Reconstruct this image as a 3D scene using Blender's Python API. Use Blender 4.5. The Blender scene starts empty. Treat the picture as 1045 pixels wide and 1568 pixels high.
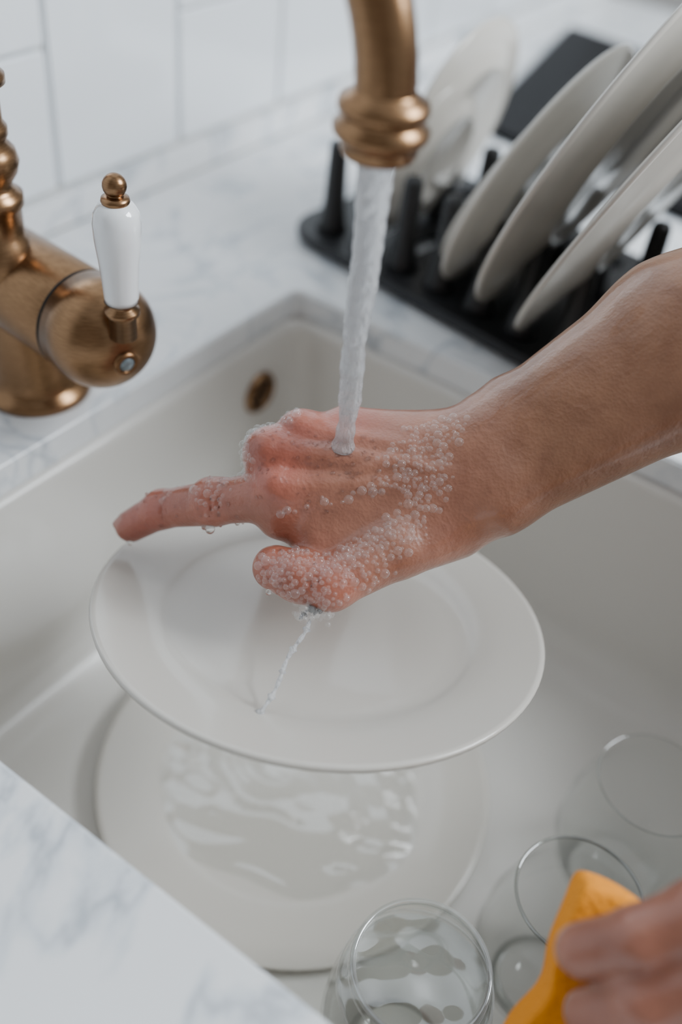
import bpy, bmesh, math, random
import numpy as np
from mathutils import Vector, Matrix
random.seed(3)
scene=bpy.context.scene
def link(o,parent=None):
    scene.collection.objects.link(o)
    if parent: o.parent=parent
    return o
def empty(name):
    e=bpy.data.objects.new(name,None); e.empty_display_size=.02; return link(e)
def mesh_obj(name,verts,faces,mat=None,smooth=True,parent=None):
    me=bpy.data.meshes.new(name); me.from_pydata([tuple(v) for v in verts],[],[tuple(x) for x in faces]); me.update()
    if smooth: me.polygons.foreach_set('use_smooth',[True]*len(me.polygons))
    o=bpy.data.objects.new(name,me)
    if mat: me.materials.append(mat)
    return link(o,parent)
def from_bm(name,bm,mat=None,smooth=True,parent=None):
    me=bpy.data.meshes.new(name); bm.normal_update(); bm.to_mesh(me); bm.free()
    if smooth: me.polygons.foreach_set('use_smooth',[True]*len(me.polygons))
    if mat: me.materials.append(mat)
    return link(bpy.data.objects.new(name,me),parent)
def frame(axis):
    a=Vector(axis).normalized(); t=Vector((0,0,1)) if abs(a.z)<.9 else Vector((1,0,0))
    x=t.cross(a).normalized(); y=a.cross(x)
    return Matrix((x,y,a)).transposed()
def lathe(name,prof,mat,loc=(0,0,0),axis=(0,0,1),n=64,parent=None,closed=False):
    vs=[];fs=[];R=frame(axis);L=Vector(loc)
    m=len(prof)
    for rr,z in prof:
        for i in range(n):
            a=2*math.pi*i/n; vs.append(L+R@Vector((rr*math.cos(a),rr*math.sin(a),z)))
    for j in range(m-1 if not closed else m):
        k=(j+1)%m
        for i in range(n):
            i2=(i+1)%n; fs.append((j*n+i,j*n+i2,k*n+i2,k*n+i))
    o=mesh_obj(name,vs,fs,mat,True,parent)
    bm=bmesh.new();bm.from_mesh(o.data);bmesh.ops.remove_doubles(bm,verts=bm.verts,dist=1e-6);bmesh.ops.recalc_face_normals(bm,faces=bm.faces);bm.to_mesh(o.data);bm.free()
    return o
def tube(name,pts,rads,mat,n=24,parent=None):
    pts=[Vector(p) for p in pts]; vs=[];fs=[]
    up=None
    for i,p in enumerate(pts):
        t=(pts[min(i+1,len(pts)-1)]-pts[max(i-1,0)]).normalized()
        if up is None: up=t.orthogonal().normalized()
        up=(up-t*up.dot(t)).normalized(); b=t.cross(up)
        rr=rads[i] if hasattr(rads,'__len__') else rads
        for k in range(n):
            a=2*math.pi*k/n; vs.append(p+up*math.cos(a)*rr+b*math.sin(a)*rr)
    for i in range(len(pts)-1):
        for k in range(n):
            k2=(k+1)%n; fs.append((i*n+k,i*n+k2,(i+1)*n+k2,(i+1)*n+k))
    fs.append(tuple(range(n))[::-1]); fs.append(tuple((len(pts)-1)*n+k for k in range(n)))
    return mesh_obj(name,vs,fs,mat,True,parent)
def box(name,lo,hi,mat,bev=0,parent=None,seg=2):
    bm=bmesh.new(); bmesh.ops.create_cube(bm,size=1)
    for v in bm.verts:
        v.co=Vector([lo[i]+(v.co[i]+.5)*(hi[i]-lo[i]) for i in range(3)])
    if bev: bmesh.ops.bevel(bm,geom=list(bm.edges),offset=bev,segments=seg,affect='EDGES',profile=.5)
    return from_bm(name,bm,mat,False,parent)
# ---------------- materials ----------------
def mat(name,col=(.8,.8,.8),rough=.5,metal=0,**kw):
    m=bpy.data.materials.new(name);m.use_nodes=True;nt=m.node_tree;b=nt.nodes['Principled BSDF']
    b.inputs['Base Color'].default_value=(*col,1);b.inputs['Roughness'].default_value=rough;b.inputs['Metallic'].default_value=metal
    for k,v in kw.items(): b.inputs[k.replace('_',' ')].default_value=v
    return m,nt,b
def node(nt,t,**kw):
    n=nt.nodes.new(t)
    for k,v in kw.items():
        if k in n.inputs: n.inputs[k].default_value=v
        else: setattr(n,k,v)
    return n
def noise_bump(nt,b,scale,strength,dist=.001,detail=4,mapscale=None,coord='Object'):
    tc=node(nt,'ShaderNodeTexCoord');n=node(nt,'ShaderNodeTexNoise',Scale=scale,Detail=detail)
    src=tc.outputs[coord]
    if mapscale:
        mp=node(nt,'ShaderNodeMapping');mp.inputs['Scale'].default_value=mapscale;nt.links.new(src,mp.inputs[0]);src=mp.outputs[0]
    nt.links.new(src,n.inputs['Vector']);bp=node(nt,'ShaderNodeBump',Strength=strength,Distance=dist)
    nt.links.new(n.outputs[0],bp.inputs['Height']);nt.links.new(bp.outputs[0],b.inputs['Normal']);return n
def ramp(nt,fac,stops):
    rp=node(nt,'ShaderNodeValToRGB');el=rp.color_ramp.elements
    while len(el)<len(stops): el.new(.5)
    for e,(p,c) in zip(el,stops): e.position=p;e.color=(*c,1)
    nt.links.new(fac,rp.inputs[0]);return rp
m_quartz,nt,b=mat('quartz_white',(.8,.8,.8),.25)
tc=node(nt,'ShaderNodeTexCoord');n1=node(nt,'ShaderNodeTexNoise',Scale=9.,Detail=6.,Distortion=1.6)
nt.links.new(tc.outputs['Object'],n1.inputs['Vector'])
ab=node(nt,'ShaderNodeMath',operation='SUBTRACT');ab.inputs[1].default_value=.5;nt.links.new(n1.outputs[0],ab.inputs[0])
ab2=node(nt,'ShaderNodeMath',operation='ABSOLUTE');nt.links.new(ab.outputs[0],ab2.inputs[0])
n2=node(nt,'ShaderNodeTexNoise',Scale=22.,Detail=3.);nt.links.new(tc.outputs['Object'],n2.inputs['Vector'])
ad=node(nt,'ShaderNodeMath',operation='MULTIPLY_ADD');ad.inputs[1].default_value=.12;nt.links.new(n2.outputs[0],ad.inputs[0]);nt.links.new(ab2.outputs[0],ad.inputs[2])
rp=ramp(nt,ad.outputs[0],[(.04,(.40,.43,.47)),(.07,(.66,.69,.72)),(.10,(.79,.80,.81))])
nt.links.new(rp.outputs[0],b.inputs['Base Color'])
m_sink,nt,b=mat('sink_ceramic',(.70,.675,.63),.3,Coat_Weight=.2);noise_bump(nt,b,5,.05)
m_cer,nt,b=mat('plate_ceramic',(.60,.565,.51),.2,Coat_Weight=.4)
m_tile,nt,b=mat('tile_glaze',(.78,.81,.84),.12,Coat_Weight=.5);noise_bump(nt,b,14,.25,.002,2)
m_grout,nt,b=mat('grout',(.70,.67,.60),.9)
m_brass,nt,b=mat('antique_brass',(.45,.22,.10),.29,1);nz=noise_bump(nt,b,160,.14,.0006,3,(1,1,12))
rp=ramp(nt,nz.outputs[0],[(.3,(.215,.122,.062)),(.7,(.30,.175,.092))]);nt.links.new(rp.outputs[0],b.inputs['Base Color'])
m_brassd,nt,b=mat('aged_brass_dark',(.20,.105,.05),.35,1)
m_porc,nt,b=mat('porcelain',(.85,.86,.87),.08,Coat_Weight=1)
m_blk,nt,b=mat('black_plastic',(.010,.010,.011),.45);noise_bump(nt,b,300,.1)
m_blkgl,nt,b=mat('black_matte_glass',(.008,.008,.009),.55,Specular_IOR_Level=.15)
m_hole,nt,b=mat('seam_and_hole_shade',(.005,.004,.003),.9)  # near-black for the seam joint and the painted shade of the overflow hole
m_water,nt,b=mat('running_water',(.98,.985,1),.08,Transmission_Weight=.66,IOR=1.33)
noise_bump(nt,b,420,1.0,.003,4,(1,1,.5))
m_drop,nt,b=mat('water_drop',(1,1,1),.02,Transmission_Weight=1.,IOR=1.33)
m_sponge,nt,b=mat('orange_sponge',(.88,.30,.004),.85);nz=noise_bump(nt,b,350,.9,.002,2)
m_cab,nt,b=mat('cabinet_paint',(.33,.31,.29),.5)
m_wallp,nt,b=mat('wall_paint_warm',(.20,.175,.155),.8)
m_ceil,nt,b=mat('ceiling_paint',(.70,.71,.72),.9)
m_floor,nt,b=mat('floor_wood',(.25,.17,.1),.5);nz=noise_bump(nt,b,6,.2,.002,4,(1,10,1))
m_cloth,nt,b=mat('grey_cloth',(.25,.25,.26),.9);noise_bump(nt,b,700,.4)
m_steel,nt,b=mat('grey_button',(.2,.24,.26),.3,.6)
def thin(name,ior,tint=(1,1,1),add=0,white=0,rough=.04):
    m=bpy.data.materials.new(name);m.use_nodes=True;nt=m.node_tree;nt.nodes.clear()
    o_=node(nt,'ShaderNodeOutputMaterial');mx=node(nt,'ShaderNodeMixShader');tr=node(nt,'ShaderNodeBsdfTransparent');gl=node(nt,'ShaderNodeBsdfGlossy',Roughness=rough)
    tr.inputs[0].default_value=(*tint,1)
    fr=node(nt,'ShaderNodeFresnel',IOR=ior);ge=node(nt,'ShaderNodeNewGeometry')
    inv=node(nt,'ShaderNodeMath',operation='SUBTRACT');inv.inputs[0].default_value=1;nt.links.new(ge.outputs['Backfacing'],inv.inputs[1])
    a0=node(nt,'ShaderNodeMath',operation='ADD',use_clamp=True);a0.inputs[1].default_value=add;nt.links.new(fr.outputs[0],a0.inputs[0])
    mu=node(nt,'ShaderNodeMath',operation='MULTIPLY',use_clamp=True);nt.links.new(a0.outputs[0],mu.inputs[0]);nt.links.new(inv.outputs[0],mu.inputs[1])
    src=gl.outputs[0]
    if white:
        df=node(nt,'ShaderNodeBsdfDiffuse');df.inputs[0].default_value=(.95,.95,.95,1);m2=node(nt,'ShaderNodeMixShader');m2.inputs[0].default_value=white
        nt.links.new(src,m2.inputs[1]);nt.links.new(df.outputs[0],m2.inputs[2]);src=m2.outputs[0]
    nt.links.new(mu.outputs[0],mx.inputs[0]);nt.links.new(tr.outputs[0],mx.inputs[1]);nt.links.new(src,mx.inputs[2]);nt.links.new(mx.outputs[0],o_.inputs[0])
    return m
m_foam=thin('soap_bubble',1.8,(1,1,1),.02,.6,.02)
m_glass=thin('clear_glass',1.42,(.985,.99,.985))
m_rim=thin('glass_rim',1.9,(.80,.82,.80),.15)
m_rimw=thin('glass_rim_thick',1.9,(.88,.90,.88),.25,.35)
m_film=thin('water_film',1.7,(.98,.985,.98),.12,0,.06)
m_fill=thin('glass_water',1.7,(.84,.87,.85),.22,0,.05)
m_skin,nt,b=mat('skin',(.5,.25,.18),.36,Subsurface_Weight=.10,Subsurface_Scale=.007,Coat_Weight=.5,Coat_Roughness=.1)
b.inputs['Subsurface Radius'].default_value=(1,.35,.2)
at=node(nt,'ShaderNodeVertexColor',layer_name='Col');tc=node(nt,'ShaderNodeTexCoord')
n1=node(nt,'ShaderNodeTexNoise',Scale=55.,Detail=5.);nt.links.new(tc.outputs['Object'],n1.inputs['Vector'])
rp=ramp(nt,n1.outputs[0],[(.3,(.80,.71,.68)),(.7,(1.15,1.12,1.12))])
mm=node(nt,'ShaderNodeMix',data_type='RGBA',blend_type='MULTIPLY');mm.inputs[0].default_value=1
nt.links.new(at.outputs[0],mm.inputs[6]);nt.links.new(rp.outputs[0],mm.inputs[7]);nt.links.new(mm.outputs[2],b.inputs['Base Color'])
v1=node(nt,'ShaderNodeTexVoronoi',Scale=600.);nt.links.new(tc.outputs['Object'],v1.inputs['Vector'])
n3=node(nt,'ShaderNodeTexNoise',Scale=140.,Detail=4.,Distortion=.6);nt.links.new(tc.outputs['Object'],n3.inputs['Vector'])
ma=node(nt,'ShaderNodeMath',operation='MULTIPLY_ADD');ma.inputs[1].default_value=.22;nt.links.new(v1.outputs[0],ma.inputs[0]);nt.links.new(n3.outputs[0],ma.inputs[2])
bp=node(nt,'ShaderNodeBump',Strength=.6,Distance=.0013);nt.links.new(ma.outputs[0],bp.inputs['Height']);nt.links.new(bp.outputs[0],b.inputs['Normal'])
m_nail,nt,b=mat('fingernail',(.46,.21,.16),.2,Coat_Weight=.5)

# ---------------- room ----------------
WY=.195
box('wall_back',(-1.4,WY+.006,-.9),(1.0,WY+.1,1.6),m_grout)
gx=-.051
bm=bmesh.new(); tw=.136; th=.30
for i in range(-9,8):
    x0=gx+i*tw; off=0 if i%2==0 else .195
    for j in range(-1,6):
        z0=.028+j*th-off+(.30 if i%2 else 0); z1=z0+th
        z0=max(z0,.028)
        if z1-z0<.02: continue
        res=bmesh.ops.create_cube(bm,size=1); vs=res['verts']
        for v in vs:
            v.co=Vector((x0+.001+(v.co.x+.5)*(tw-.002),WY+(v.co.y+.5)*.008,z0+.001+(v.co.z+.5)*(z1-z0-.002)))
bmesh.ops.bevel(bm,geom=list(bm.edges),offset=.002,segments=2,affect='EDGES')
from_bm('wall_back_tiles',bm,m_tile,False)
box('trim_1',(-1.4,WY-.006,0),(1.0,WY+.006,.026),m_quartz,.001)
box('wall_right',(1.0,-1.9,-.9),(1.1,WY+.1,1.6),m_cab)
box('unseen_wall_left',(-1.5,-1.9,-.9),(-1.4,WY+.1,1.6),m_wallp)  # unseen dark side of the room, added to cut ambient light
box('unseen_ceiling',(-1.5,-1.9,1.6),(1.1,WY+.1,1.65),m_ceil)  # out of view, added with the left wall to reduce ambient fill
box('floor',(-1.5,-1.9,-.95),(1.1,WY+.1,-.9),m_floor)
SX0,SX1,SY0,SY1=-.409,0.0,-.46,0.0
def rrect(x0,x1,y0,y1,rad,n=8):
    p=[]
    for cx,cy,a0 in [(x1-rad,y1-rad,0),(x0+rad,y1-rad,90),(x0+rad,y0+rad,180),(x1-rad,y0+rad,270)]:
        for k in range(n+1):
            a=math.radians(a0+90*k/n); p.append((cx+rad*math.cos(a),cy+rad*math.sin(a)))
    return p
def slab(name,outer,inners,z0,z1,mat,bev=.0015):
    bm=bmesh.new();E=[]
    for loop in [outer]+list(inners or []):
        vs=[bm.verts.new((x,y,z1)) for x,y in loop]
        for i in range(len(vs)): E.append(bm.edges.new((vs[i],vs[(i+1)%len(vs)])))
    bmesh.ops.triangle_fill(bm,edges=E,use_beauty=True)
    top=list(bm.faces)
    ex=bmesh.ops.extrude_face_region(bm,geom=top)
    for v in [g for g in ex['geom'] if isinstance(g,bmesh.types.BMVert)]: v.co.z=z0
    bmesh.ops.recalc_face_normals(bm,faces=bm.faces)
    if bev:
        ed=[e for e in bm.edges if len(e.link_faces)==2 and e.calc_face_angle(0)>1.0 and e.verts[0].co.z==e.verts[1].co.z]
        bmesh.ops.bevel(bm,geom=ed,offset=bev,segments=3,affect='EDGES')
    return from_bm(name,bm,mat,False)
slab('countertop',[(-1.4,-.53),(1.0,-.53),(1.0,WY-.006),(-1.4,WY-.006)],[rrect(SX0,SX1,SY0,SY1,.008)],-.022,0,m_quartz,.0015)
sink=empty('kitchen_sink')
prof=[(-.0225,-.012,.012),(-.0225,.003,.016),(-.03,.004,.018),(-.10,.006,.022),(-.165,.009,.03)]
for k in range(1,7):
    a=math.pi/2*k/6; prof.append((-.165-.035*math.sin(a),.009+.035*(1-math.cos(a)),.03+.02*k/6))
prof+= [(-.202,.10,.06),(-.204,.17,.03)]
vs=[];fs=[];n=36
for z,ins,rad in prof:
    vs+=[(x,y,z) for x,y in rrect(SX0+ins,SX1-ins,SY0+ins,SY1-ins,rad)]
for j in range(len(prof)-1):
    for i in range(n): fs.append((j*n+i,j*n+(i+1)%n,(j+1)*n+(i+1)%n,(j+1)*n+i))
fs.append(tuple((len(prof)-1)*n+i for i in range(n)))
mesh_obj('basin',vs,fs,m_sink,True,sink)
lathe('drain',[(0,.002),(.03,.002),(.04,.0015),(.043,0)],m_brass,(-.2,-.23,-.2035),parent=sink)
ov=(-.048,-.0055,-.067)
lathe('overflow_ring',[(.0112,.0),(.0118,.003),(.0135,.0045),(.0162,.0025),(.0172,0)],m_brass,ov,(0,-1,0),parent=sink)
lathe('overflow_hole_shade',[(0,.0010),(.0125,.0010)],m_hole,ov,(0,-1,0),parent=sink)  # flat disc, no opening: the hole's inner shade is its black colour
box('overflow_bar',(ov[0]-.0115,ov[1]-.0030,ov[2]-.0012),(ov[0]+.0115,ov[1]-.0015,ov[2]+.0012),m_brass,.0004,sink)
box('overflow_bar_upright',(ov[0]-.0012,ov[1]-.0030,ov[2]-.0115),(ov[0]+.0012,ov[1]-.0015,ov[2]+.0115),m_brassd,.0004,sink)
slab('base_cabinet',[(-1.38,-.50),(.99,-.50),(.99,.18),(-1.38,.18)],[[(-.45,-.49),(.04,-.49),(.04,.04),(-.45,.04)]],-.88,-.023,m_cab,0)

# ---------------- faucet ----------------
fa=empty('kitchen_faucet')
bc=(-.213,.044,0); axz=.073
j0=Vector((bc[0],bc[1],axz)); ball=Vector((-.219,-.024,axz))
hd=(ball-j0).normalized()
lathe('base_body',[(0,0),(.033,0),(.0335,.003),(.032,.006),(.028,.008),(.0265,.011),(.026,.02),(.026,.070)],m_brass,bc,parent=fa)
back=j0-hd*.045; L=(ball-back).length
pr=[(0,-.006),(.012,-.005),(.024,0),(.029,.006),(.029,L-.018),(.0282,L-.017),(.0282,L-.0155),(.0295,L-.015)]
for k in range(0,13):
    a=math.pi/2*k/12; pr.append((.0308*math.cos(a*.98)+.0005,L+.030*math.sin(a)))
pr.append((0,L+.0302))
lathe('mixer_body',pr,m_brass,back,tuple(hd),parent=fa,n=96)
lathe('seam',[(.0292,-.0006),(.0294,.0014)],m_hole,back+hd*(L-.017),tuple(hd),parent=fa)
bd=(hd*.85+Vector((-.25,-.15,-.1))).normalized()
lathe('button_ring',[(.0,.0005),(.0045,.0005),(.0045,.0025),(.0065,.0025),(.007,0)],m_brassd,ball+bd*.0300,tuple(bd),parent=fa)
lathe('button',[(.0,.0035),(.003,.0032),(.0046,.0015)],m_steel,ball+bd*.0300,tuple(bd),parent=fa)
hb=(-.228,-.052,.099); hs=.79
def sc_(p): return [(a*hs,z*hs) for a,z in p]
lathe('handle_stem',sc_([(0,-.016),(.009,-.016),(.009,0),(.0115,.002),(.0115,.005),(.008,.007),(.008,.010),(.0115,.0115)]),m_brass,hb,parent=fa)
lathe('handle_grip',sc_([(0,.011),(.0108,.011),(.0112,.015),(.0118,.025),(.0128,.038),(.0148,.055),(.0152,.066),(.0140,.073),(.011,.0775),(.007,.0795),(0,.080)]),m_porc,hb,parent=fa)
pr=[(.0085,.0785),(.009,.080),(.0085,.082),(.005,.0835)]
for k in range(0,9):
    a=-1.0+(math.pi/2+1.0)*k/8; pr.append((.0075*math.cos(a),.0895+.0075*math.sin(a)))
lathe('handle_finial',sc_(pr),m_brass,hb,parent=fa)
O=Vector((-.2234,-.1917,.2275))
rb=(-.227,.044,.103)
lathe('riser',[(.0175,-.014),(.0175,.004),(.0155,.006),(.0155,.022),(.0172,.024),(.0172,.030),(.014,.032),(.012,.036),(.016,.042),(.0175,.048),(.016,.054),(.012,.059),(.0135,.062),(.0135,.066),(.0115,.069),(.0115,.085),(.0155,.088),(.0155,.092),(.0115,.096)],m_brass,rb,parent=fa)
A=Vector((rb[0],rb[1],rb[2]+.09));B=O+Vector((0,0,.020))
mid=(A+B)/2;hv=Vector((A.x-B.x,A.y-B.y,0));Rr=hv.length/2;hv.normalize()
z1=B.z
pts=[Vector((A.x,A.y,A.z+(z1-A.z)*k/3)) for k in range(3)]
cen=Vector((mid.x,mid.y,z1))
for k in range(0,41):
    a=math.pi*k/40; pts.append(cen+hv*math.cos(a)*Rr+Vector((0,0,1))*math.sin(a)*Rr*.84)
pts.append(O+Vector((0,0,.012)))
tube('gooseneck_spout',pts,.0118,m_brass,32,fa)
lathe('spout_outlet',[(.0095,.004),(.0105,0),(.0140,0),(.0150,.002),(.0140,.004),(.0160,.0055),(.0185,.0085),(.0188,.011),(.0155,.0135),(.0150,.0145),(.0172,.0165),(.0178,.0185),(.0170,.021),(.0130,.023),(.0118,.0245)],m_brass,O,parent=fa)

# ---------------- plates ----------------
def plate_prof(R,hs_=1.):
    t=.0032
    top=[(0,.0),(.58,0),(.655,.0005),(.69,.0018),(.72,.0030),(.80,.0045),(.90,.0064),(.97,.0080),(.99,.0085)]
    top=[(a,z*hs_) for a,z in top]
    p=[(a*R,z+t) for a,z in top]
    p+= [(R,.0086*hs_+t*.6),(R*.995,.0084*hs_)]
    p+= [(a*R,z) for a,z in reversed(top[2:-1])]+[(.60*R,-.001),(.58*R,-.0015),(.56*R,0),(0,0)]
    return p
def plate(R,c,nrm,hs_=1.):
    o=lathe('dinner_plate',plate_prof(R,hs_),m_cer,(0,0,0),n=96)
    o.location=Vector(c); o.rotation_mode='QUATERNION'; o.rotation_quaternion=frame(nrm).to_quaternion()
    return o
el,az=math.radians(77),math.radians(26)
nh=Vector((math.cos(el)*math.cos(az),math.cos(el)*math.sin(az),math.sin(el)))
hp=Vector((-.2426,-.2017,-.0059))-nh*.0112
plate(.118,hp,nh)
plate(.130,(-.227,-.187,-.2005),(0,0,1),.7)
for R,c,ph in [(.137,(.080,-.231,.140),24),(.146,(.098,-.194,.150),22),(.095,(.094,-.137,.103),21),(.085,(.112,-.122,.093),24),(.062,(.130,-.037,.0742),14),(.080,(.158,-.039,.092),10),(.105,(.095,-.275,.113),18)]:
    p=math.radians(ph); plate(R,c,(0,math.cos(p),math.sin(p)))
vs=[];fs=[];NR,NT=60,192
for i in range(NR+1):
    rho=i/NR
    for j in range(NT):
        t=2*math.pi*j/NT; R_=.086*(1+.05*math.sin(3*t+.5)+.03*math.sin(7*t))
        hgt=.0013+.0016*math.sin(13*rho+2*t+1.5*math.sin(2*t+4*rho))*math.sin(math.pi*min(1,rho*1.02))+.0008*math.sin(22*rho*math.cos(t)+9*math.sin(t)*rho)*rho
        edge=max(0,(rho-.85)/.15)
        hgt=max(0,hgt+.0008)*(1-edge**2)
        vs.append((-.227+rho*R_*math.cos(t),-.187+rho*R_*math.sin(t),-.1971+hgt+(.0010*edge)))
for i in range(NR):
    for j in range(NT): fs.append((i*NT+j,(i+1)*NT+j,(i+1)*NT+(j+1)%NT,i*NT+(j+1)%NT))
mesh_obj('water_puddle',vs,fs,m_film)

# ---------------- rack ----------------
rack=empty('dish_rack')
def RK(s,t): return (.058+.988*s-.153*t, .041-.153*s-.988*t)
loop=[RK(x,y) for x,y in rrect(-.004,.20,-.022,.32,.035)]
holes=[]
for i in range(8):
    t=.014+.038*i
    for s0,s1 in ((.042,.095),(.135,.18)):
        if i<7: holes.append([RK(x,y) for x,y in rrect(s0,s1,t+.011,t+.027,.0075,4)])
ob=slab('tray',loop,holes,.003,.012,m_blk,.002);ob.parent=rack
for s in (.022,.115):
    for i in range(8):
        x,y=RK(s,.012+.038*i); h=.084
        lathe('peg',[(0,.010),(.014,.010),(.011,.018),(.0085,.035),(.0072,h-.004),(.0058,h-.001),(0,h)],m_blk,(x,y,0),n=20,parent=rack)
cq_=lambda s,t:(.384+.977*s-.17*t,.062+.212*s-.985*t)
slab('induction_cooktop',[cq_(x,y) for x,y in rrect(0,.40,0,.50,.01)],None,.0005,.010,m_blkgl,.001)
# ---------------- glasses ----------------
gp=[(0,0),(.022,0),(.028,.004),(.038,.020),(.044,.042),(.0425,.066),(.0365,.092),(.034,.104),(.0335,.1055),(.0325,.1055),(.032,.104),(.0348,.090),(.0408,.066),(.0424,.042),(.0365,.022),(.026,.009),(0,.007)]
for gi,g in enumerate([(-.327,-.333),(-.245,-.379),(-.155,-.385)]):
    o=empty('drinking_glass'); o.location=(g[0],g[1],-.2035)
    lathe('bowl',gp,m_glass,(0,0,0),n=64,parent=o)
    rw=.0016 if gi==0 else (.0010 if gi==1 else .0005)
    lathe('rim',[(.0333+rw*math.cos(a*math.pi/5),.1055+rw*math.sin(a*math.pi/5)) for a in range(10)],m_rimw if gi==0 else m_rim,n=64,parent=o,closed=True)
    if gi<2: lathe('foot',[(.020,.0003),(.025,.001),(.0265,.0035),(.022,.0055)],m_rim,n=48,parent=o)
    if gi==0:
        vs=[];fs=[]
        for i in range(25):
            for j in range(64):
                t=2*math.pi*j/64;q=i/24*.0385
                vs.append((q*math.cos(t),q*math.sin(t),.080+.0012*math.sin(190*q*math.cos(t)+1)*math.sin(150*q*math.sin(t)+.5)*(1-(i/24)**3)+(.0015*(i/24)**6)))
        for i in range(24):
            for j in range(64): fs.append((i*64+j,(i+1)*64+j,(i+1)*64+(j+1)%64,i*64+(j+1)%64))
        mesh_obj('water_surface',vs,fs,m_fill,True,o)
        lathe('neck_ring',[(.0345,.098),(.0352,.099),(.0345,.100)],m_rimw,n=64,parent=o)
        lathe('neck_ring_low',[(.0388,.0835),(.0396,.0845),(.0384,.0855)],m_rimw,n=64,parent=o)

# ---------------- hands: implicit surfaces, joints set from image pixels and depths in camera axes (mm) ----------------
# camera-aligned frame: U is camera right, V camera up, W back towards the camera
U=np.array([.5790,-.8101,.0923]);V_=np.array([.5068,.4462,.7377]);W_=np.array([-.6387,-.3803,.6689])
H0=np.array([-246.8,-181.6,62.4])
def H(u,v,w): return H0+U*u+V_*v+W_*w
def sdf_mesh(name,groups,parent,vox=1.2,colfn=None,its=3):
    groups=[(g[0],[(H(*p[0]),H(*p[1]))+tuple(p[2:]) for p in g[1]])+tuple(g[2:]) for g in groups]
    allp=np.array([x for g in groups for p in g[1] for x in (p[0],p[1])]);loc=np.stack([allp@U,allp@V_,allp@W_],1)
    rm=max(max(p[2],p[3]) for g in groups for p in g[1])+4
    lo=loc.min(0)-rm;hi=loc.max(0)+rm
    ns=np.ceil((hi-lo)/vox).astype(int)+1
    V=np.full(ns,60.,np.float32)
    axs=[lo[i]+np.arange(ns[i])*vox for i in range(3)]
    def T(p): return np.array([p@U,p@V_,p@W_])
    for gg in groups:
        kg,g=gg[0],gg[1];sub=len(gg)>2
        G=None
        a_=np.array([T(p[k]) for p in g for k in (0,1)]);rr=max(max(p[2],p[3]) for p in g)+14
        i0=np.maximum(((a_.min(0)-rr-lo)/vox).astype(int),0);i1=np.minimum(((a_.max(0)+rr-lo)/vox).astype(int)+2,ns)
        sl=tuple(slice(i0[i],i1[i]) for i in range(3))
        X=axs[0][sl[0]][:,None,None].astype(np.float32);Yy=axs[1][sl[1]][None,:,None].astype(np.float32);Z=axs[2][sl[2]][None,None,:].astype(np.float32)
        for p in g:
            a,bb=T(p[0]),T(p[1]);ra,rb_=p[2],p[3];ba=bb-a;l2=max(ba@ba,1e-6)
            h=np.clip(((X-a[0])*ba[0]+(Yy-a[1])*ba[1]+(Z-a[2])*ba[2])/l2,0,1)
            D=np.sqrt((X-a[0]-h*ba[0])**2+(Yy-a[1]-h*ba[1])**2+(Z-a[2]-h*ba[2])**2)-(ra+(rb_-ra)*h)
            if G is None: G=D
            else:
                k=p[4] if len(p)>4 else 6.
                hh_=np.clip(.5+.5*(D-G)/k,0,1);G=D*(1-hh_)+G*hh_-k*hh_*(1-hh_)
        W=V[sl]
        if sub:
            G=-G;h=np.clip(.5-.5*(G-W)/kg,0,1);V[sl]=G*(1-h)+W*h+kg*h*(1-h)
        else:
            h=np.clip(.5+.5*(G-W)/kg,0,1);V[sl]=G*(1-h)+W*h-kg*h*(1-h)
    ins=V<0
    nx,ny,nz=[x-1 for x in V.shape]
    cnt=np.zeros((nx,ny,nz),np.int8)
    for i in (0,1):
        for j in (0,1):
            for k in (0,1): cnt+=ins[i:i+nx,j:j+ny,k:k+nz]
    act=(cnt>0)&(cnt<8);idx=np.full(act.shape,-1,np.int32);cells=np.argwhere(act);idx[act]=np.arange(len(cells))
    acc=np.zeros((len(cells),3));num=np.zeros(len(cells))
    cor=[(i,j,k) for i in (0,1) for j in (0,1) for k in (0,1)]
    cv={c:V[cells[:,0]+c[0],cells[:,1]+c[1],cells[:,2]+c[2]] for c in cor}
    for c in cor:
        for ax_ in range(3):
            if c[ax_]==0:
                c2=list(c);c2[ax_]=1;c2=tuple(c2);va,vb=cv[c],cv[c2];m_=(va<0)!=(vb<0)
                t=np.where(m_,va/(va-vb+1e-12),0);pos=np.array(c,float)[None]+np.eye(3)[ax_][None]*t[:,None]
                acc[m_]+=pos[m_];num[m_]+=1
    P3=(cells+acc/num[:,None])*vox+lo
    faces=[]
    for ax_ in range(3):
        o1,o2=[(1,2),(2,0),(0,1)][ax_]
        s1=[slice(None)]*3;s2=[slice(None)]*3;s1[ax_]=slice(0,-1);s2[ax_]=slice(1,None)
        A1=ins[tuple(s1)];A2=ins[tuple(s2)];e=np.argwhere(A1!=A2)
        e=e[(e[:,o1]>0)&(e[:,o2]>0)&(e[:,o1]<V.shape[o1]-1)&(e[:,o2]<V.shape[o2]-1)]
        inside=ins[e[:,0],e[:,1],e[:,2]]
        def I(a_,b_):
            q=e.copy();q[:,o1]-=a_;q[:,o2]-=b_;return idx[q[:,0],q[:,1],q[:,2]]
        Fq=np.stack([I(1,1),I(0,1),I(0,0),I(1,0)],1)
        Fq[~inside]=Fq[~inside][:,::-1];faces.append(Fq)
    Fc=np.concatenate(faces)
    Wp=P3[:,0:1]*U+P3[:,1:2]*V_+P3[:,2:3]*W_
    me=bpy.data.meshes.new(name);me.from_pydata((Wp/1000).tolist(),[],Fc.tolist());me.update()
    me.polygons.foreach_set('use_smooth',[True]*len(me.polygons))
    o=bpy.data.objects.new(name,me);me.materials.append(m_skin);link(o,parent)
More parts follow.
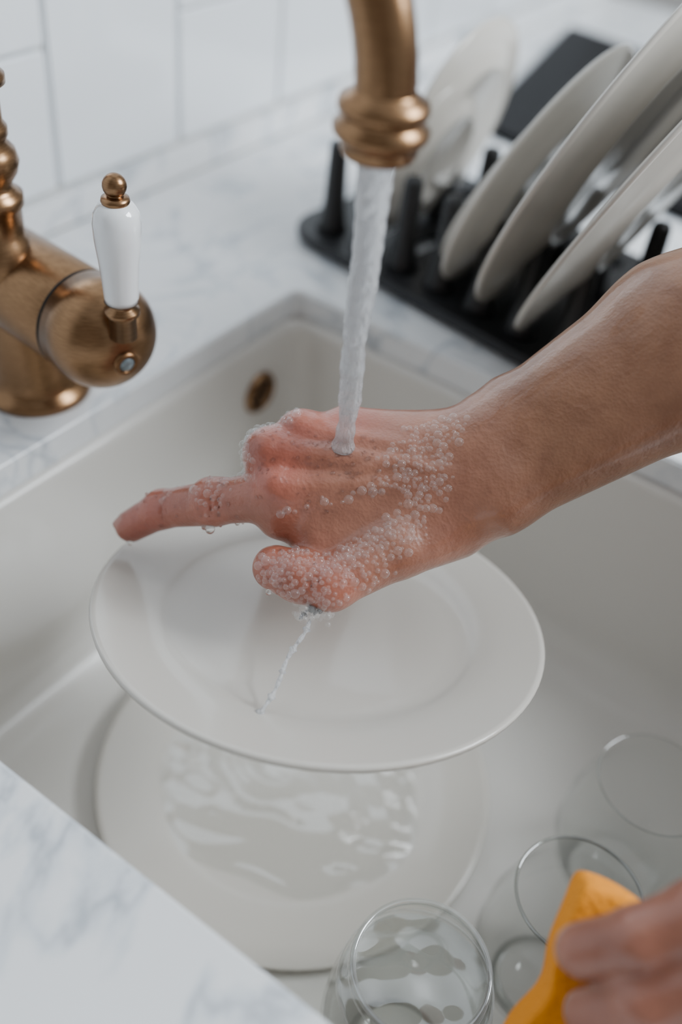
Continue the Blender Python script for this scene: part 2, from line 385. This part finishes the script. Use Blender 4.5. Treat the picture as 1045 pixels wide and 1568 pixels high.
    ca=me.color_attributes.new('Col','FLOAT_COLOR','POINT');col=colfn(Wp)
    ca.data.foreach_set('color',np.concatenate([col,np.ones((len(col),1))],1).ravel().astype(np.float32))
    sm=o.modifiers.new('smooth','SMOOTH');sm.factor=.5;sm.iterations=its
    return o,Wp
def gauss(Wp,c,s): return np.exp(-((Wp-c)**2).sum(1)/(2*s*s))
person=empty('person')
wU,wL=(90,23,-14),(99,3,-12)
fU,fL=(184,82,-4),(193,61,-2)
eb=(300,128,25);sh=(479,175,210)
forearm=[(wU,fU,20,31.5),(wL,fL,20.5,33,12),(fU,eb,31.5,38,14),(fL,eb,33,38,14),((96,39,-18),(105,44,-18),13,15,10),(eb,sh,38,46,14)]
palm=[((81,2,-16),(-6,1,-6),18,13.2),((80,8,-14),(-11,20,-9),18,14,7),((81,18,-16),(4,30,-16),17,13,7),((81,25,-17),(26,33,-22),16,12.5,7),
 (wU,(61,20,-16),20,17,12),(wL,(61,-3,-14),20.5,18,12),
 ((78,-13,-18),(51,-24,-6),19,16,10),((55,-13,-16),(11,-17,-14),17,14,8),((35,-26,-12),(16,-26,-12),15,13,8),((29,-6,-16),(-7,-9,-14),14,12.5,8)]
kn=[((-9,6,2),(-4,5,1),9.5,8),((-13,23,0),(-8,22,-1),9.5,8),((2,33,-8),(6,32,-8),9,8)]
tend=[((-8,5,4.2),(50,7,2.0),4.5,3,3),((-11,22,3.2),(56,15,2.5),5,3,3),((4,31,-6),(56,22,.5),4.5,3,3)]
vein=[((30,12,5.2),(47,17,4.2),2,2.2,2),((47,17,4.2),(75,11,4.8),2.2,2.2,2)]
index=[((-6,1,-6),(-42,-3,-23),13,11),((-42,-3,-23),(-71,-6,-42),11.6,9.9,4),((-71,-6,-42),(-90,-15,-55),10,8.8,4),((-43,1,-18.5),(-39,1,-17.5),8.8,8.6,4)]
creases=[]
for i,rr_ in ((0,.35),(3.6,.5),(8,.35)):
    creases.append([((-45.9+i,5.4,-14.4),(-44.6+i,-2.4,-10.2+i*.4),rr_,rr_),((-44.6+i,-2.4,-10.2+i*.4),(-45.5+i,-9.5,-13.2),rr_,rr_,.5)])
for i in (0,3):
    creases.append([((-70.2+i,1.5,-32.2+i*.5),(-68.6+i,-5.9,-28.9+i*.6),.35,.35),((-68.6+i,-5.9,-28.9+i*.6),(-68.9+i,-12,-32+i*.5),.35,.35,.5)])
for i in (-3,1.4):
    creases.append([((6.8+i,-31.4,14),(9.9+i,-37.4,16.6),.5,.5),((9.9+i,-37.4,16.6),(13.5+i,-45.6,13),.5,.5,.5)])
creases.append([((25.2,-24.3,8),(8,-22.6,4),.8,1.4),((8,-22.6,4),(-3.2,-20.8,0),1.4,3,.5),((-3.2,-20.8,0),(-20.7,-19.6,-2),3,4.5,.5)])
middle=[((-11,20,-9),(-9,-2,-52),13.5,11),((-9,-2,-52),(-6,-8,-83),11,9.5,4),((-6,-8,-83),(-2,-12,-106),9.5,8.5,4)]
ring=[((4,30,-16),(2,6,-58),12.5,10.5),((2,6,-58),(8,-2,-86),10.5,9,4),((8,-2,-86),(14,-7,-108),9,8,4)]
little=[((26,33,-22),(22,13,-55),12,9.5),((22,13,-55),(29,3,-80),9.5,8.5,4),((29,3,-80),(33,-1,-98),8.5,7.5,4)]
thumb=[((51,-24,-6),(18,-42,4),15.5,12.4),((18,-42,4),(3,-38.5,2),12.8,12.2,4),((3,-38.5,2),(-9,-34.5,-2),12.2,11.2,4)]
def col_r(Wp):
    hand=np.clip(1-((Wp-H(64,12,0))@(U*.95+V_*.3))/60,0,1)[:,None]
    arm=np.array([.30,.148,.082]);hd_=np.array([.395,.178,.115]);red=np.array([.43,.108,.07])
    c=arm*(1-hand)+hd_*hand
    w=np.zeros(len(Wp))
    for q,s in [((-8,6,5),12),((-13,23,2),12),((4,32,-5),11),((-42,-3,-15),13),((-90,-15,-50),16),((-10,-36,5),14),((18,-43,10),12),((-71,-5,-35),14),((28,37,-10),12)]:
        w+=gauss(Wp,H(*q),s)*.6
    w=np.clip(w,0,.75)[:,None]
    return c*(1-w)+red*w
ro,RW=sdf_mesh('right_arm',[(8,forearm+palm),(6,kn),(6,tend),(3,vein),(5,index),(4,middle),(4,ring),(4,little),(4,thumb)]+[(1.2,c,1) for c in creases],person,1.05,col_r,2)
fd=np.array([-19,-9,-13.]);fd/=np.linalg.norm(fd);fd=U*fd[0]+V_*fd[1]+W_*fd[2]
nn=W_*.75+V_*.55-U*.15;nn-=fd*(nn@fd);nn/=np.linalg.norm(nn);sd_=np.cross(fd,nn)
cN=H(-88,-14,-53)+nn*7.5+fd*2.5
vs=[];fs=[]
for i in range(9):
    for j in range(13):
        u=(j/12-.5)*2;v=(i/8-.5)*2;w_=5.0*(1-.25*max(0,u)**4)
        x=fd*(u*6.0)+sd_*(v*w_*math.sqrt(max(0,1-.35*u**4)))+nn*(1.1-2.4*v*v-1.2*u*u*.6)
        vs.append((cN+x)/1000)
for i in range(8):
    for j in range(12): fs.append((i*13+j,i*13+j+1,(i+1)*13+j+1,(i+1)*13+j))
mesh_obj('index_nail',vs,fs,m_nail,True,person)
def ch(pts,rd): return [(pts[i],pts[i+1],rd[i],rd[i+1],4) for i in range(len(pts)-1)]
li=ch([(111,-168,116),(128,-159,127),(149,-148,132),(177,-150,128)],(10,10.8,12,14))
lm=ch([(115,-193,112),(130,-181,127),(152,-170,134),(177,-167,130)],(10,10.8,12,14))
lr=ch([(121,-216,108),(134,-201,126),(153,-189,136),(177,-184,133)],(9.5,10.3,11.5,13.5))
ll=ch([(131,-234,108),(140,-222,124),(155,-208,136),(177,-201,136)],(8.5,9,10,12))
lt=ch([(139,-193,50),(160,-188,52),(180,-175,72),(204,-167,105)],(10.5,11,13.5,18))
lw=(229,-161,130);le=(364,-119,150)
lp=[((178,-151,126),lw,15,22),((177,-167,128),lw,15,22,8),((177,-184,131),lw,14.5,22,8),((177,-201,134),lw,13,22,8),((204,-167,108),lw,18,24,8),(lw,le,24,36,10)]
def col_l(Wp): return np.tile(np.array([.35,.142,.09]),(len(Wp),1))
sdf_mesh('left_arm',[(8,lp),(5,li),(5,lm),(5,lr),(5,ll),(5,lt)],person,1.6,col_l)
sv=Vector(H(*eb)/1000);sv2=Vector(H(*sh)/1000);dd=(sv2-sv).normalized()
tube('sleeve_right',[sv+dd*.05+(sv2-sv)*t for t in (0,.1,.3,.6,.9)],[.052,.055,.054,.057,.060],m_cloth,32,person)
# ---------------- sponge ----------------
ex=U*.92-V_*.39;ey=-U*.36-V_*.93;ey=ey-ex*(ey@ex);ey/=np.linalg.norm(ey);ez=np.cross(ex,ey)
bm=bmesh.new();bmesh.ops.create_cube(bm,size=1);bmesh.ops.subdivide_edges(bm,edges=list(bm.edges),cuts=10,use_grid_fill=True)
c0=H(115,-152,88)+ex*30+ey*38
for v in bm.verts:
    u,w,t=v.co
    pin=1-.22*math.exp(-((w-.12)**2)/.03)
    p=c0+ex*(u*60*pin)+ey*(w*78+3*math.sin(u*5))+ez*(t*18*(1-.3*math.exp(-((w)**2+(u-.1)**2)*12))+5*math.sin(w*5))
    v.co=Vector(p/1000)
bmesh.ops.recalc_face_normals(bm,faces=bm.faces)
sp=from_bm('cleaning_sponge',bm,m_sponge);sd=sp.modifiers.new('s','SUBSURF');sd.levels=1;sd.render_levels=1
# ---------------- soap foam ----------------
cen=[((68,36,2),7,110),((62,24,4),8,180),((58,11,6),9,200),((50,-4,5),9,180),((7,-27,12),11,280),((13,-40,14),8,200),((0,-37,10),8,140),((-15,-39,8),6,60),((-26,19,-4),6,80),((-36,10,-12),6,60),((-43,2,-12),6,36),((-64,5,-30),4,20),((34,-28,10),10,140),((25,-20,8),11,200),((-5,36,-4),5,40),((-19,28,-4),4,30),((40,-14,8),9,120)]
base=bmesh.new();bmesh.ops.create_icosphere(base,subdivisions=2,radius=1);bv=np.array([tuple(v.co) for v in base.verts]);bf=[tuple(v.index for v in fc.verts) for fc in base.faces];base.free()
rng=np.random.default_rng(5)
def pack(cl,lo_,hi_,force,lift):
    vs=[];bc_=[];br_=[]
    for (q,s,nn_) in cl:
        c=H(*q);dist=np.linalg.norm(RW-c,axis=1);cand=np.where(dist<s*2.2)[0]
        if len(cand)==0: continue
        dep=-(RW[cand]@W_); cand=cand[dep<np.percentile(dep,60)]
        w=np.exp(-dist[cand]**2/(2*s*s));w/=w.sum()
        for i in rng.choice(cand,nn_,p=w):
            rad=lo_+(hi_-lo_)*rng.random()**1.3;p=RW[i]+W_*rad*lift
            if bc_:
                dd_=np.linalg.norm(np.array(bc_)-p,axis=1)
                if (dd_<force*(np.array(br_)+rad)).any(): continue
            bc_.append(p);br_.append(rad);vs.append(p+bv*rad)
    return vs
vs=pack(cen,.8,2.4,.74,.2)
cq=H(9,-55,8)
for k in range(55):
    rad=rng.uniform(.9,2.4);vs.append(cq+U*rng.normal()*4.2-V_*rng.normal()*2.4+W_*rng.normal()*1.5+bv*rad)
nb=len(bv)
def emit(name,vs,m):
    Vv=np.concatenate(vs);Fs=[tuple(a+k*nb for a in t) for k in range(len(vs)) for t in bf]
    return mesh_obj(name,Vv/1000,Fs,m,True)
emit('soap_foam',vs,m_foam)
dr=pack([((22,26,2),8,50),((10,22,4),14,40),((-12,12,6),10,22),((-38,-4,-12),10,18),((-75,-6,-34),10,14),((-5,-36,8),10,14),((35,5,8),12,22)],.5,1.3,1.2,-.2)
for q,rad in [((-43,-16,-20),2.6),((-46,-15,-21),1.6),((-90,-24,-52),1.4),((-12,-46,2),1.5)]: dr.append(H(*q)+bv*rad*np.array([1,1,1.15]))
emit('water_droplets',dr,m_drop)
# ---------------- running water ----------------
near=RW[np.hypot(RW[:,0]-O.x*1000,RW[:,1]-O.y*1000)<3]
wz=near[:,2].max()/1000-.0015
wat=empty('running_water')
wp=[];wr=[]
for k in range(90):
    t=k/89; z=O.z+.006-(O.z+.006-wz)*t
    wp.append((O.x+.0005*math.sin(t*9),O.y+.0004*math.sin(t*13),z)); wr.append(.0082-.0036*t**.55+.0005*math.sin(t*19)*t+.0004*math.sin(t*47+1)*t+.0002*math.sin(t*110)+.0020*max(0,(t-.965)/.035)**2)
tube('water_stream',wp,wr,m_water,24,wat)
pp=[];a=H(8,-59,6)/1000;bq=H(-14,-101,29)/1000
for k in range(40):
    t=k/39;p=a+(bq-a)*t+U*.0008*math.sin(t*11)+W_*.0005*math.sin(t*17);p[2]=a[2]+(bq[2]-a[2])*(t*.6+t*t*.4);pp.append(p)
tube('trickle',pp,[.0007+.0005*abs(math.sin(k*.55))+.0010*(k%9==4)+.0014*(k>36) for k in range(40)],m_water,12,wat)

# ---------------- light ----------------
w=bpy.data.worlds.new('World');scene.world=w;w.use_nodes=True;bg=w.node_tree.nodes['Background'];bg.inputs[0].default_value=(.91,.96,1,1);bg.inputs[1].default_value=.42
def area(name,loc,tgt,sx,sy,e,col):
    l=bpy.data.lights.new(name,'AREA');l.shape='RECTANGLE';l.size=sx;l.size_y=sy;l.energy=e;l.color=col
    o=bpy.data.objects.new(name,l);o.location=loc;o.rotation_euler=(Vector(tgt)-Vector(loc)).to_track_quat('-Z','Y').to_euler();link(o)
area('window_light',(.70,-1.45,1.15),(-.2,-.1,0),.85,.85,70,(.88,.945,1))
# ---------------- camera ----------------
cd=bpy.data.cameras.new('camera');cam=bpy.data.objects.new('camera',cd);link(cam);scene.camera=cam
cam.location=(-.544,-.386,.380)
cam.rotation_euler=Matrix(((.5790,.5068,-.6387),(-.8101,.4462,-.3803),(.0923,.7377,.6689))).to_euler()
cd.sensor_fit='HORIZONTAL';cd.sensor_width=24;cd.lens=35;cd.clip_start=.01
cd.dof.use_dof=True;cd.dof.focus_distance=.478;cd.dof.aperture_fstop=2.4
